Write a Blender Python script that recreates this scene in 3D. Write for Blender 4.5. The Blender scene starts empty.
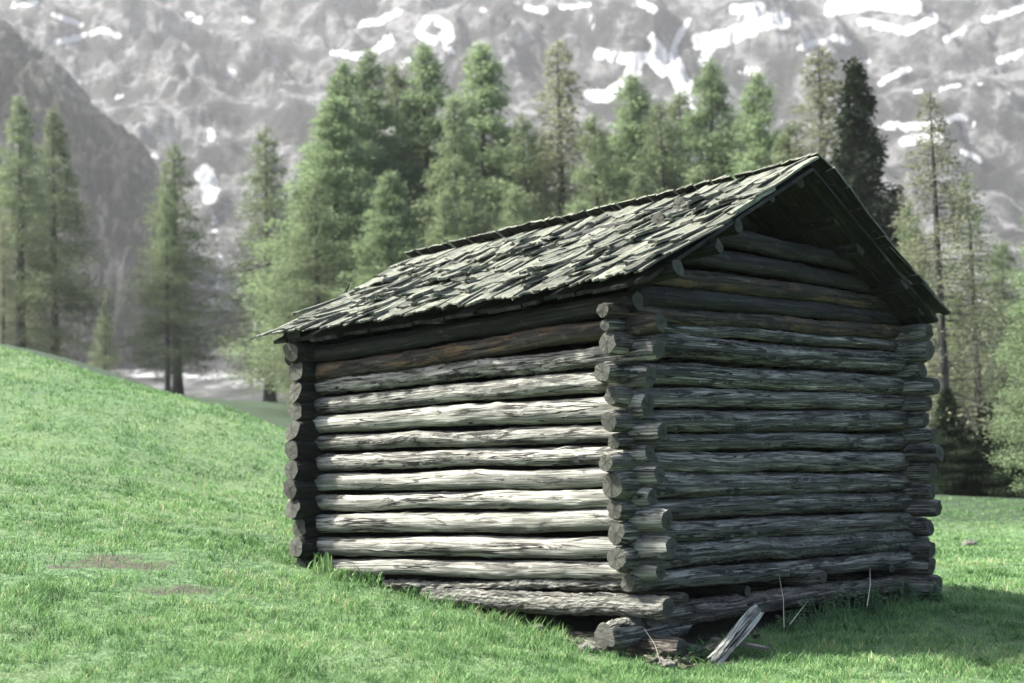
import bpy, math, random
import numpy as np
from mathutils import Vector, Matrix

random.seed(7)
rng = np.random.default_rng(11)
SC = bpy.context.scene
COL = SC.collection
rad = math.radians

# ---------------------------------------------------------------- camera
# camera frame from the hut's two horizontal directions (rows: world X, Y, Z)
R = np.array([[0.9996229, 0.0274588, 0.0],
              [0.0022119, -0.0805219, -0.9967504],
              [-0.0273695, 0.9963745, -0.0805523]])
F_PX = 1602.9
EYE = np.array([0.0, 0.0, 1.3])
cam = bpy.data.cameras.new('camera')
cam_o = bpy.data.objects.new('camera', cam)
COL.objects.link(cam_o)
m = Matrix([list(R[0]) + [EYE[0]], list(R[1]) + [EYE[1]], list(R[2]) + [EYE[2]], [0, 0, 0, 1]])
cam_o.matrix_world = m
cam.sensor_width = 36
cam.lens = F_PX / 1024 * 36
cam.clip_start = 0.1
cam.clip_end = 6000
cam.dof.use_dof = True
cam.dof.focus_distance = 12.2
cam.dof.aperture_fstop = 1.8
SC.camera = cam_o

# ---------------------------------------------------------------- light
SUN_EL = 52
sdir = Vector((-1.0, 0.07, 0)).normalized() * math.cos(rad(SUN_EL))
sdir.z = math.sin(rad(SUN_EL))
world = bpy.data.worlds.new("World")
SC.world = world
world.use_nodes = True
nt = world.node_tree
bg = nt.nodes['Background']
sky = nt.nodes.new('ShaderNodeTexSky')
sky.sky_type = 'NISHITA'
sky.sun_disc = False
sky.sun_elevation = rad(SUN_EL)
sky.sun_rotation = math.atan2(sdir.x, sdir.y) % (2 * math.pi)
sky.dust_density = 3.0
sky.air_density = 0.6
sky.ozone_density = 0.6
nt.links.new(sky.outputs[0], bg.inputs[0])
bg.inputs[1].default_value = 0.115
sun = bpy.data.lights.new('sun', 'SUN')
sun.energy = 4.7
sun.angle = rad(4.5)
sun.color = (1.0, 0.965, 0.90)
sun_o = bpy.data.objects.new('sun', sun)
COL.objects.link(sun_o)
sun_o.rotation_euler = sdir.to_track_quat('Z', 'Y').to_euler()
SC.view_settings.view_transform = 'Standard'
SC.view_settings.look = 'None'
SC.view_settings.gamma = 1
SC.view_settings.exposure = 2.3
SC.render.engine = 'CYCLES'

# ---------------------------------------------------------------- helpers
def P(px, py, Y):
    """point seen at pixel (px,py) lying at forward distance Y"""
    d = R @ np.array([px - 512, -(py - 341.5), -F_PX])
    return EYE + d * (Y / d[1])

def proj_np(pts):
    c = (pts - EYE) @ R
    return 512 + F_PX * c[:, 0] / -c[:, 2], 341.5 - F_PX * c[:, 1] / -c[:, 2]

_perm = rng.permutation(512).astype(np.int64)
_perm = np.concatenate([_perm, _perm, _perm])
_grad = rng.normal(size=(512, 3)); _grad /= np.linalg.norm(_grad, axis=1)[:, None]
def perlin(x, y, z=0.0):
    x, y, z = np.broadcast_arrays(np.asarray(x, float), np.asarray(y, float), np.asarray(z, float))
    xi, yi, zi = np.floor(x).astype(np.int64), np.floor(y).astype(np.int64), np.floor(z).astype(np.int64)
    xf, yf, zf = x - xi, y - yi, z - zi
    f = lambda t: t * t * t * (t * (t * 6 - 15) + 10)
    u, v, w = f(xf), f(yf), f(zf)
    def g(a, b, c):
        h = _perm[(_perm[(_perm[(xi + a) & 511] + yi + b) & 511] + zi + c) & 511]
        gr = _grad[h]
        return gr[..., 0] * (xf - a) + gr[..., 1] * (yf - b) + gr[..., 2] * (zf - c)
    l = lambda a, b, t: a + (b - a) * t
    return 1.6 * l(l(l(g(0,0,0), g(1,0,0), u), l(g(0,1,0), g(1,1,0), u), v),
             l(l(g(0,0,1), g(1,0,1), u), l(g(0,1,1), g(1,1,1), u), v), w)
def fbm(x, y, z=0.0, o=4, gain=.5):
    s = 0; a = 1; k = 1
    for i in range(o):
        s = s + a * perlin(np.asarray(x) * k + i * 17.3, np.asarray(y) * k - i * 9.1, np.asarray(z) * k)
        a *= gain; k *= 2.03
    return s

def mesh_np(name, verts, faces, mats, uv=None, midx=None, smooth=True, attrs=None):
    """faces: (n,4) or (n,3) int array, or list of such arrays"""
    if not isinstance(faces, (list, tuple)): faces = [faces]
    me = bpy.data.meshes.new(name)
    verts = np.asarray(verts, np.float32)
    me.vertices.add(len(verts)); me.vertices.foreach_set('co', verts.ravel())
    nl = sum(f.size for f in faces); nf = sum(len(f) for f in faces)
    me.loops.add(nl); me.polygons.add(nf)
    li = np.concatenate([f.ravel() for f in faces]).astype(np.int32)
    me.loops.foreach_set('vertex_index', li)
    tot = np.concatenate([np.full(len(f), f.shape[1], np.int32) for f in faces])
    start = np.concatenate([[0], np.cumsum(tot)[:-1]]).astype(np.int32)
    me.polygons.foreach_set('loop_start', start)
    me.polygons.foreach_set('loop_total', tot)
    for mt in (mats if isinstance(mats, (list, tuple)) else [mats]): me.materials.append(mt)
    if midx is not None: me.polygons.foreach_set('material_index', np.asarray(midx, np.int32))
    me.polygons.foreach_set('use_smooth', np.full(nf, smooth))
    if uv is not None:
        l = me.uv_layers.new(name='UVMap')
        l.data.foreach_set('uv', np.asarray(uv, np.float32)[li].ravel())
    for k, a in (attrs or {}).items():
        at = me.attributes.new(k, 'FLOAT', 'POINT'); at.data.foreach_set('value', np.asarray(a, np.float32))
    me.update(calc_edges=True); me.validate()
    return me

def link(name, me, parent=None):
    o = bpy.data.objects.new(name, me); COL.objects.link(o)
    if parent: o.parent = parent
    return o
def tag(o, label=None, cat=None, group=None, kind=None):
    if label: o['label'] = label
    if cat: o['category'] = cat
    if group: o['group'] = group
    if kind: o['kind'] = kind
    return o
def empty(name, loc, label, cat, group=None):
    o = bpy.data.objects.new(name, None); COL.objects.link(o); o.location = loc
    return tag(o, label, cat, group)

# ---------------------------------------------------------------- materials
ALBEDO = .64      # brings the mixed colours down to real-world base colours
class NT:
    def __init__(s, name, rough=.85):
        s.m = bpy.data.materials.new(name); s.m.use_nodes = True
        s.t = s.m.node_tree; s.b = s.t.nodes['Principled BSDF']
        s.b.inputs['Roughness'].default_value = rough
        s.b.inputs['Specular IOR Level'].default_value = .25
        s.out = s.t.nodes['Material Output']
    def n(s, typ, **kw):
        x = s.t.nodes.new(typ)
        for k, v in kw.items(): setattr(x, k, v)
        return x
    def l(s, a, b):
        if b == s.b.inputs['Base Color'] or b.node.bl_idname == 'ShaderNodeBsdfTranslucent':
            h = s.t.nodes.new('ShaderNodeHueSaturation'); h.inputs['Value'].default_value = ALBEDO
            s.t.links.new(a, h.inputs['Color']); a = h.outputs[0]
        s.t.links.new(a, b)
    def coord(s, which='Object', scale=(1,1,1), loc=(0,0,0)):
        c = s.n('ShaderNodeTexCoord'); mp = s.n('ShaderNodeMapping')
        mp.inputs['Scale'].default_value = scale; mp.inputs['Location'].default_value = loc
        s.l(c.outputs[which], mp.inputs[0]); return mp.outputs[0]
    def noise(s, vec, scale=1, detail=4, rough=.55, dist=0):
        x = s.n('ShaderNodeTexNoise'); x.inputs['Scale'].default_value = scale
        x.inputs['Detail'].default_value = detail; x.inputs['Roughness'].default_value = rough
        x.inputs['Distortion'].default_value = dist
        if vec is not None: s.l(vec, x.inputs['Vector'])
        return x.outputs['Fac']
    def ramp(s, fac, stops, interp='LINEAR'):
        x = s.n('ShaderNodeValToRGB'); x.color_ramp.interpolation = interp
        e = x.color_ramp.elements
        while len(e) < len(stops): e.new(.5)
        for i, (p, c) in enumerate(stops):
            e[i].position = p
            e[i].color = (c, c, c, 1) if isinstance(c, (int, float)) else (*c, 1)
        s.l(fac, x.inputs[0]); return x.outputs[0]
    def mix(s, fac, a, b, mode='MIX'):
        x = s.n('ShaderNodeMix', data_type='RGBA', blend_type=mode)
        for i, v in ((0, fac), (6, a), (7, b)):
            if isinstance(v, (int, float)): x.inputs[i].default_value = v
            elif isinstance(v, tuple): x.inputs[i].default_value = (*v, 1)
            else: s.l(v, x.inputs[i])
        return x.outputs[2]
    def math(s, op, a, b=0.0, c=None):
        x = s.n('ShaderNodeMath', operation=op)
        for i, v in enumerate((a, b) if c is None else (a, b, c)):
            if isinstance(v, (int, float)): x.inputs[i].default_value = v
            else: s.l(v, x.inputs[i])
        return x.outputs[0]
    def bump(s, h, dist=.01, strength=1, prev=None):
        x = s.n('ShaderNodeBump'); x.inputs['Distance'].default_value = dist
        x.inputs['Strength'].default_value = strength
        s.l(h, x.inputs['Height'])
        if prev is not None: s.l(prev, x.inputs['Normal'])
        return x.outputs[0]

def wood(name, base, light, dark, patch=.5, crack=1.0, rough_bark=0.0, brown=0.0, bumpd=.012):
    w = NT(name, .75); w.b.inputs['Specular IOR Level'].default_value = .2
    oi = w.n('ShaderNodeObjectInfo')
    c = w.n('ShaderNodeTexCoord')
    off = w.n('ShaderNodeCombineXYZ'); w.l(w.math('MULTIPLY', oi.outputs['Random'], 91.0), off.inputs[2])
    add = w.n('ShaderNodeVectorMath', operation='ADD'); w.l(c.outputs['UV'], add.inputs[0]); w.l(off.outputs[0], add.inputs[1])
    def st(sx, sy):
        mp = w.n('ShaderNodeMapping'); mp.inputs['Scale'].default_value = (sx, sy, 1); w.l(add.outputs[0], mp.inputs[0]); return mp.outputs[0]
    fine = w.noise(st(2.6, 80), 1, 6, .7)
    mid = w.noise(st(1.3, 18), 1, 6, .65, .5)
    blot = w.noise(st(2.4, 13), 1, 7, .74, .7)
    col = w.ramp(fine, [(.36, dark), (.49, base), (.64, light)])
    col = w.mix(w.ramp(mid, [(.40, 0.85), (.56, 0.0)]), col, tuple(x * .35 for x in base))
    if brown:
        bn = w.noise(st(2.2, 9), 1, 5, .65)
        col = w.mix(w.ramp(bn, [(.5, 0.0), (.62, brown)]), col, (.20, .12, .055))
    # dark weathered patches with a ragged edge
    pm = w.ramp(blot, [(.5 + .12 * (1 - patch), 0.0), (.56 + .12 * (1 - patch), 1.0)])
    col = w.mix(w.math('MULTIPLY', pm, .9), col, (.018, .018, .014))
    # long drying cracks
    cr = w.noise(st(.7, 13), 1, 3, .5, .25)
    cm = w.ramp(w.math('ABSOLUTE', w.math('SUBTRACT', cr, .5)), [(.0, 1.0), (.008, .95), (.02, 0.0)])
    gate = w.ramp(w.noise(st(1.1, 3.0), 1, 2), [(.42, 0.0), (.50, 1.0)])
    cm = w.math('MULTIPLY', cm, gate)
    col = w.mix(w.math('MULTIPLY', cm, crack), col, (.008, .008, .006))
    # knots
    vo = w.n('ShaderNodeTexVoronoi'); vo.inputs['Scale'].default_value = 1; w.l(st(2.3, 6.5), vo.inputs['Vector'])
    kn = w.ramp(vo.outputs['Distance'], [(.0, 1.0), (.07, .9), (.12, 0.0)])
    col = w.mix(w.math('MULTIPLY', kn, .8), col, (.012, .012, .01))
    val = w.ramp(oi.outputs['Random'], [(0, .78), (1, 1.12)])
    col = w.mix(1.0, col, val, 'MULTIPLY')
    # lichen dusting
    li = w.ramp(w.noise(st(9, 16), 1, 6, .7), [(.58, 0.0), (.66, .5)])
    col = w.mix(li, col, tuple(min(.4, x * 1.25 + .03) for x in light))
    w.l(col, w.b.inputs['Base Color'])
    h = w.math('ADD', w.math('MULTIPLY', fine, .25), w.math('MULTIPLY', mid, .5))
    h = w.math('SUBTRACT', h, w.math('MULTIPLY', cm, 1.5))
    h = w.math('SUBTRACT', h, w.math('MULTIPLY', pm, .22))
    if rough_bark:
        bk = w.n('ShaderNodeTexVoronoi', feature='F1'); bk.inputs['Scale'].default_value = 1; w.l(st(16, 34), bk.inputs['Vector'])
        h = w.math('ADD', h, w.math('MULTIPLY', w.math('SUBTRACT', w.noise(st(14, 30), 1, 5, .7), bk.outputs['Distance']), rough_bark))
    w.l(w.bump(h, bumpd), w.b.inputs['Normal'])
    return w.m

M = {}
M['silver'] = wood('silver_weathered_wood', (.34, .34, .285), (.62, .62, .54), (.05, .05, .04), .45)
M['grey'] = wood('grey_weathered_wood', (.185, .18, .145), (.62, .605, .52), (.012, .012, .009), .75)  # darker than silver: the colour carries part of the gable wall's shade
M['patchy_shaded'] = wood('shaded_patchy_wood', (.185, .18, .145), (.62, .605, .52), (.012, .012, .009), .95, rough_bark=.4)  # darker copy of patchy, the unlit gable's shade is in its colour
M['patchy'] = wood('patchy_barked_wood', (.29, .29, .245), (.58, .575, .50), (.04, .04, .032), .85, rough_bark=.4)
M['bark'] = wood('rough_bark_wood', (.24, .24, .20), (.44, .44, .38), (.05, .05, .04), .6, rough_bark=1.1, bumpd=.022)
M['brown'] = wood('brown_stripped_wood', (.06, .052, .04), (.15, .13, .10), (.015, .014, .01), .7, brown=.7, rough_bark=.3)
M['darkwood'] = wood('dark_shaded_wood', (.028, .028, .024), (.075, .075, .065), (.007, .007, .006), .5)  # shade under roof and gable is put into this dark wood colour
M['root'] = wood('rotting_sill_wood', (.15, .13, .10), (.38, .34, .28), (.03, .026, .018), .5, rough_bark=.9, bumpd=.02)

def wood_end():
    w = NT('sawn_log_end', .85)
    c = w.n('ShaderNodeTexCoord')
    oi = w.n('ShaderNodeObjectInfo')
    ln = w.n('ShaderNodeVectorMath', operation='LENGTH')
    ns = w.n('ShaderNodeTexNoise'); ns.inputs['Scale'].default_value = 14
    w.l(c.outputs['Object'], ns.inputs['Vector'])
    w.l(c.outputs['UV'], ln.inputs[0])
    r = w.math('ADD', ln.outputs['Value'], w.math('MULTIPLY', ns.outputs['Fac'], .45))
    ring = w.math('SINE', w.math('MULTIPLY', r, 38.0))
    col = w.ramp(w.math('MULTIPLY_ADD', ring, .5, .5), [(0, (.05, .052, .042)), (.6, (.085, .088, .07)), (1, (.14, .145, .115))])
    sep = w.n('ShaderNodeSeparateXYZ'); w.l(c.outputs['UV'], sep.inputs[0])
    ang = w.math('ARCTAN2', sep.outputs[1], sep.outputs[0])
    cv = w.n('ShaderNodeCombineXYZ'); w.l(w.math('MULTIPLY', ang, 2.2), cv.inputs[0]); w.l(oi.outputs['Random'], cv.inputs[1])
    w.l(w.math('MULTIPLY', oi.outputs['Random'], 50), cv.inputs[2])
    cr = w.noise(cv.outputs[0], 1.5, 3, .6)
    cm = w.ramp(w.math('ABSOLUTE', w.math('SUBTRACT', cr, .5)), [(0, 1.0), (.012, .8), (.035, 0.0)])
    cm = w.math('MULTIPLY', cm, w.ramp(ln.outputs['Value'], [(.05, 1.0), (.95, .3)]))
    col = w.mix(cm, col, (.01, .01, .008))
    core = w.ramp(w.math('ADD', ln.outputs['Value'], w.math('MULTIPLY', ns.outputs['Fac'], .3)), [(.22, .75), (.42, 0.0)])
    col = w.mix(core, col, (.02, .02, .016))
    blot = w.ramp(w.noise(c.outputs['Object'], 18, 5, .7), [(.48, 0.0), (.66, .75)])
    col = w.mix(blot, col, (.07, .075, .055))
    w.l(col, w.b.inputs['Base Color'])
    h = w.math('SUBTRACT', w.math('ADD', w.math('MULTIPLY', ring, .12), w.math('MULTIPLY', w.noise(c.outputs['Object'], 30, 5, .7), 1.2)), w.math('MULTIPLY', cm, 1.5))
    w.l(w.bump(h, .01), w.b.inputs['Normal'])
    return w.m
M['end'] = wood_end()

def shingle_mat():
    w = NT('weathered_shingle', .85)
    c = w.coord('UV', (4, 60, 1)); at = w.n('ShaderNodeAttribute', attribute_name='tint')
    fine = w.noise(c, 1, 5, .65)
    col = w.ramp(fine, [(.30, (.05, .055, .04)), (.47, (.20, .21, .165)), (.70, (.40, .41, .345))])
    lic = w.noise(w.coord('Object', (1, 1, 1)), 26, 6, .72)
    col = w.mix(w.ramp(lic, [(.50, 0.0), (.58, .75)]), col, (.30, .34, .215))
    col = w.mix(w.ramp(w.noise(w.coord('Object'), 13, 5, .7), [(.52, 0.0), (.60, .6)]), col, (.035, .045, .026))
    col = w.mix(1.0, col, w.ramp(at.outputs['Fac'], [(0, .5), (1, 1.15)]), 'MULTIPLY')
    w.l(col, w.b.inputs['Base Color'])
    h = w.math('ADD', w.math('MULTIPLY', fine, .5), w.math('MULTIPLY', lic, .8))
    w.l(w.bump(h, .035), w.b.inputs['Normal'])
    return w.m
M['shingle'] = shingle_mat()

def ground_mat():
    w = NT('meadow_turf', .95)
    c = w.coord('Object')
    big = w.noise(c, .35, 5, .6); mid = w.noise(c, 2.5, 6, .7); fin = w.noise(c, 16, 5, .75)
    col = w.ramp(fin, [(.33, (.03, .07, .02)), (.5, (.10, .19, .075)), (.68, (.23, .36, .17))])
    col = w.mix(w.ramp(big, [(.4, 0.0), (.62, .55)]), col, (.20, .28, .12))
    col = w.mix(w.ramp(mid, [(.54, 0.0), (.66, .7)]), col, (.035, .085, .022))
    at = w.n('ShaderNodeAttribute', attribute_name='dirt')
    dn = w.ramp(w.math('ADD', at.outputs['Fac'], w.math('MULTIPLY', w.math('SUBTRACT', fin, .5), .9)), [(.42, 0.0), (.62, 1.0)])
    col = w.mix(dn, col, w.ramp(fin, [(.3, (.03, .027, .018)), (.7, (.14, .13, .09))]))
    fo = w.n('ShaderNodeAttribute', attribute_name='growth_shade')  # longer dark growth, with the tree shade painted into the turf colour
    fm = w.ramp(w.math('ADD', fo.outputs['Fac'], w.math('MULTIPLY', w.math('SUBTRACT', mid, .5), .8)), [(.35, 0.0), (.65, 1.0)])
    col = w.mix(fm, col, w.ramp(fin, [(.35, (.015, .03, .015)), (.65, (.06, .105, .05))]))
    w.l(col, w.b.inputs['Base Color'])
    h = w.math('ADD', w.math('MULTIPLY', mid, .5), w.math('MULTIPLY', fin, .5))
    w.l(w.bump(h, .12), w.b.inputs['Normal'])
    return w.m
M['ground'] = ground_mat()

def blade_mat(name, lo, hi, dry):
    w = NT(name, .6)
    at = w.n('ShaderNodeAttribute', attribute_name='tint')
    up = w.n('ShaderNodeAttribute', attribute_name='along')
    col = w.ramp(at.outputs['Fac'], [(0, lo), (.75, hi), (.93, hi), (1, dry)])
    w.l(col, w.b.inputs['Base Color'])
    tr = w.n('ShaderNodeBsdfTranslucent'); w.l(col, tr.inputs[0])
    mx = w.n('ShaderNodeMixShader'); mx.inputs[0].default_value = .35
    w.l(w.b.outputs[0], mx.inputs[1]); w.l(tr.outputs[0], mx.inputs[2]); w.l(mx.outputs[0], w.out.inputs[0])
    return w.m
M['blade'] = blade_mat('grass_blade', (.03, .10, .022), (.25, .45, .155), (.50, .50, .28))
M['weed'] = blade_mat('weed_leaf', (.09, .20, .08), (.22, .40, .18), (.30, .45, .22))
M['stalk'] = NT('dry_stalk').m
M['stalk'].node_tree.nodes['Principled BSDF'].inputs['Base Color'].default_value = (.5, .47, .36, 1)

def needle_mat(name, top, low, dead):
    w = NT(name, .8)
    at = w.n('ShaderNodeAttribute', attribute_name='tint')
    hh = w.n('ShaderNodeAttribute', attribute_name='hfrac')
    col = w.mix(at.outputs['Fac'], low, top)
    f = w.math('MULTIPLY', w.ramp(w.noise(w.coord('Object'), .6, 3), [(.38, 0.0), (.62, 1.0)]), w.ramp(hh.outputs['Fac'], [(.15, .8), (.75, .15)]))
    col = w.mix(f, col, dead)
    oi = w.n('ShaderNodeObjectInfo')
    col = w.mix(1.0, col, w.ramp(oi.outputs['Random'], [(0, .8), (1, 1.15)]), 'MULTIPLY')
    w.l(col, w.b.inputs['Base Color'])
    tr = w.n('ShaderNodeBsdfTranslucent'); w.l(col, tr.inputs[0])
    mx = w.n('ShaderNodeMixShader'); mx.inputs[0].default_value = .45
    w.l(w.b.outputs[0], mx.inputs[1]); w.l(tr.outputs[0], mx.inputs[2]); w.l(mx.outputs[0], w.out.inputs[0])
    return w.m
M['larch'] = needle_mat('larch_needles', (.27, .34, .17), (.17, .23, .115), (.20, .20, .14))
M['larch_fresh'] = needle_mat('fresh_larch_needles', (.29, .395, .195), (.19, .27, .135), (.21, .25, .14))
M['larch_pale'] = needle_mat('sparse_larch_needles', (.32, .34, .20), (.19, .21, .13), (.22, .205, .155))
M['spruce'] = needle_mat('spruce_needles', (.032, .055, .024), (.014, .028, .013), (.02, .032, .016))
tb = NT('conifer_bark', .95)
tb.l(tb.ramp(tb.noise(tb.coord('Object', (1, 1, .25)), 9, 5), [(.35, (.025, .027, .022)), (.65, (.10, .10, .085))]), tb.b.inputs['Base Color'])
M['tbark'] = tb.m

def rock_mat(name, a, b, c_, growth_shade):
    w = NT(name, .95)
    co = w.coord('Object')
    def ridged(vec, scale, rough, detail=9):
        x = w.n('ShaderNodeTexNoise', noise_type='RIDGED_MULTIFRACTAL'); x.inputs['Scale'].default_value = scale
        x.inputs['Detail'].default_value = detail; x.inputs['Roughness'].default_value = rough
        x.inputs['Offset'].default_value = .9; x.inputs['Gain'].default_value = 1.6
        w.l(vec, x.inputs['Vector']); return x.outputs['Fac']
    n1 = w.noise(co, .012, 8, .7, .6)
    n2 = ridged(w.coord('Object', (1, .5, .8)), .045, .72)
    n3 = w.noise(w.coord('Object', (1, .6, 1.4)), .34, 8, .82, .8)
    mixv = w.math('ADD', w.math('MULTIPLY', n1, .35), w.math('ADD', w.math('MULTIPLY', w.math('MULTIPLY', n2, .33), .35), w.math('MULTIPLY', n3, .45)))
    col = w.ramp(mixv, [(.43, a), (.52, b), (.62, c_)])
    wv = n3
    g = w.n('ShaderNodeAttribute', attribute_name='green')
    gm = w.ramp(w.math('MULTIPLY', g.outputs['Fac'], w.noise(co, .12, 5, .75)), [(.32, 0.0), (.42, growth_shade)])  # on rock: strength of the green growth only
    col = w.mix(gm, col, (.05, .065, .035))
    s = w.n('ShaderNodeAttribute', attribute_name='snow')
    sn = w.math('ADD', s.outputs['Fac'], w.math('MULTIPLY', w.math('SUBTRACT', w.noise(w.coord('Object', (1, .6, 1.5)), .13, 8, .78), .5), 1.0))
    sm = w.ramp(sn, [(.50, 0.0), (.55, 1.0)])
    col = w.mix(sm, col, (.90, .91, .90))
    w.l(col, w.b.inputs['Base Color'])
    w.l(w.bump(w.math('ADD', w.math('MULTIPLY', n2, .5), w.math('MULTIPLY', n3, .9)), 5.5, 1.0), w.b.inputs['Normal'])
    return w.m
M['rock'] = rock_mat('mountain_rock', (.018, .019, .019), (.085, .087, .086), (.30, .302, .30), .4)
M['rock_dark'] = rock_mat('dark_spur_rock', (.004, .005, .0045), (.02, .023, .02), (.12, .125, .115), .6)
sc = NT('pale_scree', .95)
sc.l(sc.ramp(sc.noise(sc.coord('Object'), .12, 7, .75), [(.4, (.30, .30, .28)), (.6, (.55, .54, .52))]), sc.b.inputs['Base Color'])
M['scree'] = sc.m

# ---------------------------------------------------------------- terrain
DRv = np.array([0.66189, 0.74960, 0.0])      # along the gable wall, away to the right
DLv = np.array([-0.74960, 0.66189, 0.0])     # along the ridge, away to the left
CRN = np.array([0.8332, 11.5, 0.0])          # where the two near walls cross
def HW(u, v, z=0.0): return CRN + DRv * u + DLv * v + np.array([0, 0, z])

ctrl = [P(*q) for q in [
    (0,683,9.5),(200,683,9.6),(512,683,9.8),(760,683,10.1),(1024,683,10.4),(1250,690,10.6),
    (0,600,11.6),(150,602,11.6),(300,604,12.4),(400,612,12.1),(-200,650,9.6),(-200,560,12.5),
    (0,500,16),(150,515,16),(280,530,16.5),(-250,420,20),
    (0,420,22),(130,445,21.5),(250,482,21),(200,424,36),(250,438,36),(298,458,34),(100,394,38),(0,366,39),(-200,345,39),(350,470,36),
    (0,351,31),(50,361,31),(100,377,30),(200,405,28),(250,420,27),(297,441,25),(-200,330,31),
    (305,562,13.8),(380,592,12.9),(470,612,12.3),(540,636,11.9),(600,658,11.35),(690,662,11.3),(760,642,12.0),
    (850,615,13.4),(925,600,14.4),(1024,612,13.4),(1250,630,13.2),
    (1024,570,18.5),(960,560,20),(1000,535,25),(1024,498,34),(950,495,34),(1250,500,32),(1250,560,19),
    (870,500,45),(700,480,45),(500,460,45),(620,450,70),(900,470,70),(1100,470,70),
    (235,414,55),(290,428,45),(175,397,85),(270,402,85),(130,392,88),(60,380,88),(-100,370,88),
    (100,372,45),(0,345,45),(-200,330,45),(400,415,85),(600,425,88),
]]
for (x, y, z) in [(-60, -30, .3), (0, -30, -.4), (60, -30, -.6), (-40, 0, 2.0), (40, 0, -.8), (0, 0, -.3), (0, 6, -.12), (-4, 5, .1), (4, 5, -.2), (-90, 50, 9), (90, 50, -1), (-100, 110, 11), (0, 110, 4.5), (100, 110, 2), (-30,18,3.4), (30,20,-.6)]:
    ctrl.append(np.array([x, y, z], float))
for u, v in [(1, 1), (3, 1), (1, 2.6), (3, 2.6)]:
    p_ = HW(u, v); ctrl.append(np.array([p_[0], p_[1], -.1 + .1 * v]))
ctrl = np.array(ctrl)
def warp(x, y):
    s = np.sqrt(x * x + y * y) + 1e-6
    k = np.log1p(s / 8) * 8 / s
    return np.stack([x * k, y * k], -1)
CW = warp(ctrl[:, 0], ctrl[:, 1])
def tps(r2): return .5 * r2 * np.log(r2 + 1e-9)
n = len(ctrl)
K = tps(((CW[:, None] - CW[None]) ** 2).sum(-1)) + np.eye(n) * .02
Pm = np.concatenate([np.ones((n, 1)), CW], 1)
A = np.zeros((n + 3, n + 3)); A[:n, :n] = K; A[:n, n:] = Pm; A[n:, :n] = Pm.T
sol = np.linalg.solve(A, np.concatenate([ctrl[:, 2], np.zeros(3)]))
def ground_z(x, y):
    x = np.asarray(x, float); y = np.asarray(y, float); shp = x.shape
    x = x.ravel(); y = y.ravel(); out = np.empty(len(x))
    for i in range(0, len(x), 20000):
        q = warp(x[i:i+20000], y[i:i+20000])
        k = tps(((q[:, None] - CW[None]) ** 2).sum(-1))
        out[i:i+20000] = k @ sol[:n] + sol[n] + q @ sol[n+1:]
    d = np.hypot(x, y)
    out += fbm(x * .9, y * .9, 0, 3) * .035 + fbm(x * .25, y * .25, 5, 2) * .06 * np.clip((d - 12) / 10, 0, 1)
    # small cattle-trodden terraces on the hillside
    hill = np.clip((-x - .5) / 3, 0, 1) * np.clip((d - 12) / 5, 0, 1)
    out += hill * .05 * np.abs(perlin(x * .5, y * 1.1, 3))
    return out.reshape(shp)

def axis(pts):
    out = [np.array([pts[0][0]])]
    for (a, s), (b, s2) in zip(pts[:-1], pts[1:]):
        k = max(2, int(2 * (b - a) / (s + s2))); t = np.linspace(0, 1, k + 1)[1:]
        out.append(a + (b - a) * (t * s + .5 * t * t * (s2 - s)) / (s + .5 * (s2 - s)))
    return np.concatenate(out)
xs = axis([(-160, 8), (-40, 1.2), (-8, .14), (8, .14), (40, 1.2), (160, 8)])
ys = axis([(-60, 6), (0, 1), (8, .14), (20, .14), (40, .5), (125, 2)])
XX, YY = np.meshgrid(xs, ys); ZZ = ground_z(XX, YY)
V = np.stack([XX, YY, ZZ], -1).reshape(-1, 3)
def grid_faces(nr, nc):
    i = np.arange((nr - 1) * (nc - 1)); r, c = i // (nc - 1), i % (nc - 1); a = r * nc + c
    return np.stack([a, a + 1, a + nc + 1, a + nc], 1)
px, py = XX.ravel(), YY.ravel()
uu = (px - CRN[0]) * DRv[0] + (py - CRN[1]) * DRv[1]; vv = (px - CRN[0]) * DLv[0] + (py - CRN[1]) * DLv[1]
inside = np.clip(1 - np.maximum(np.maximum(-uu, uu - 4.05), np.maximum(-vv, vv - 3.4)) / .25, 0, 1)
corner_d = np.clip(1 - np.hypot(uu - .1, (vv + .35) * 1.0) / .75, 0, 1)
def dirt_spot(cx, cy, rx, ry): return np.clip(1.3 - np.hypot((px - cx) / rx, (py - cy) / ry) + .7 * perlin(px * 4, py * 4, 2), 0, 1)
d1 = P(110, 572, 13.0); d2 = P(185, 590, 12.2); d3 = P(235, 525, 15.5)
dirt = np.maximum.reduce([inside, corner_d, .62 * dirt_spot(d1[0], d1[1], .75, .55), .62 * dirt_spot(d2[0], d2[1], .45, .3), .5 * dirt_spot(d3[0], d3[1], .8, .4)])
meadow = link('meadow', mesh_np('meadow', V, grid_faces(len(ys), len(xs)), M['ground'], attrs={'dirt': dirt, 'growth_shade': np.clip((py - np.interp(px, [-20, -4, 4, 8, 14], [44, 33, 26, 23.5, 23.5])) / 5, 0, 1)}))  # shaded strips behind the hill and at the right are darkened in colour
tag(meadow, 'sloping green alpine meadow', kind='structure')
def dirt_at(x, y):
    u = (x - CRN[0]) * DRv[0] + (y - CRN[1]) * DRv[1]; v = (x - CRN[0]) * DLv[0] + (y - CRN[1]) * DLv[1]
    ins = (u > -.12) & (u < 4.17) & (v > -.12) & (v < 3.55)
    cd = np.hypot(u - .1, v + .35) < .42
    sp = np.zeros(len(x))
    for (p_, rx, ry) in ((d1, .75, .55), (d2, .45, .3), (d3, .8, .4)):
        sp = np.maximum(sp, np.clip(1.2 - np.hypot((x - p_[0]) / rx, (y - p_[1]) / ry) + .7 * perlin(x * 4, y * 4, 2), 0, 1))
    return ins, cd, sp

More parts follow.
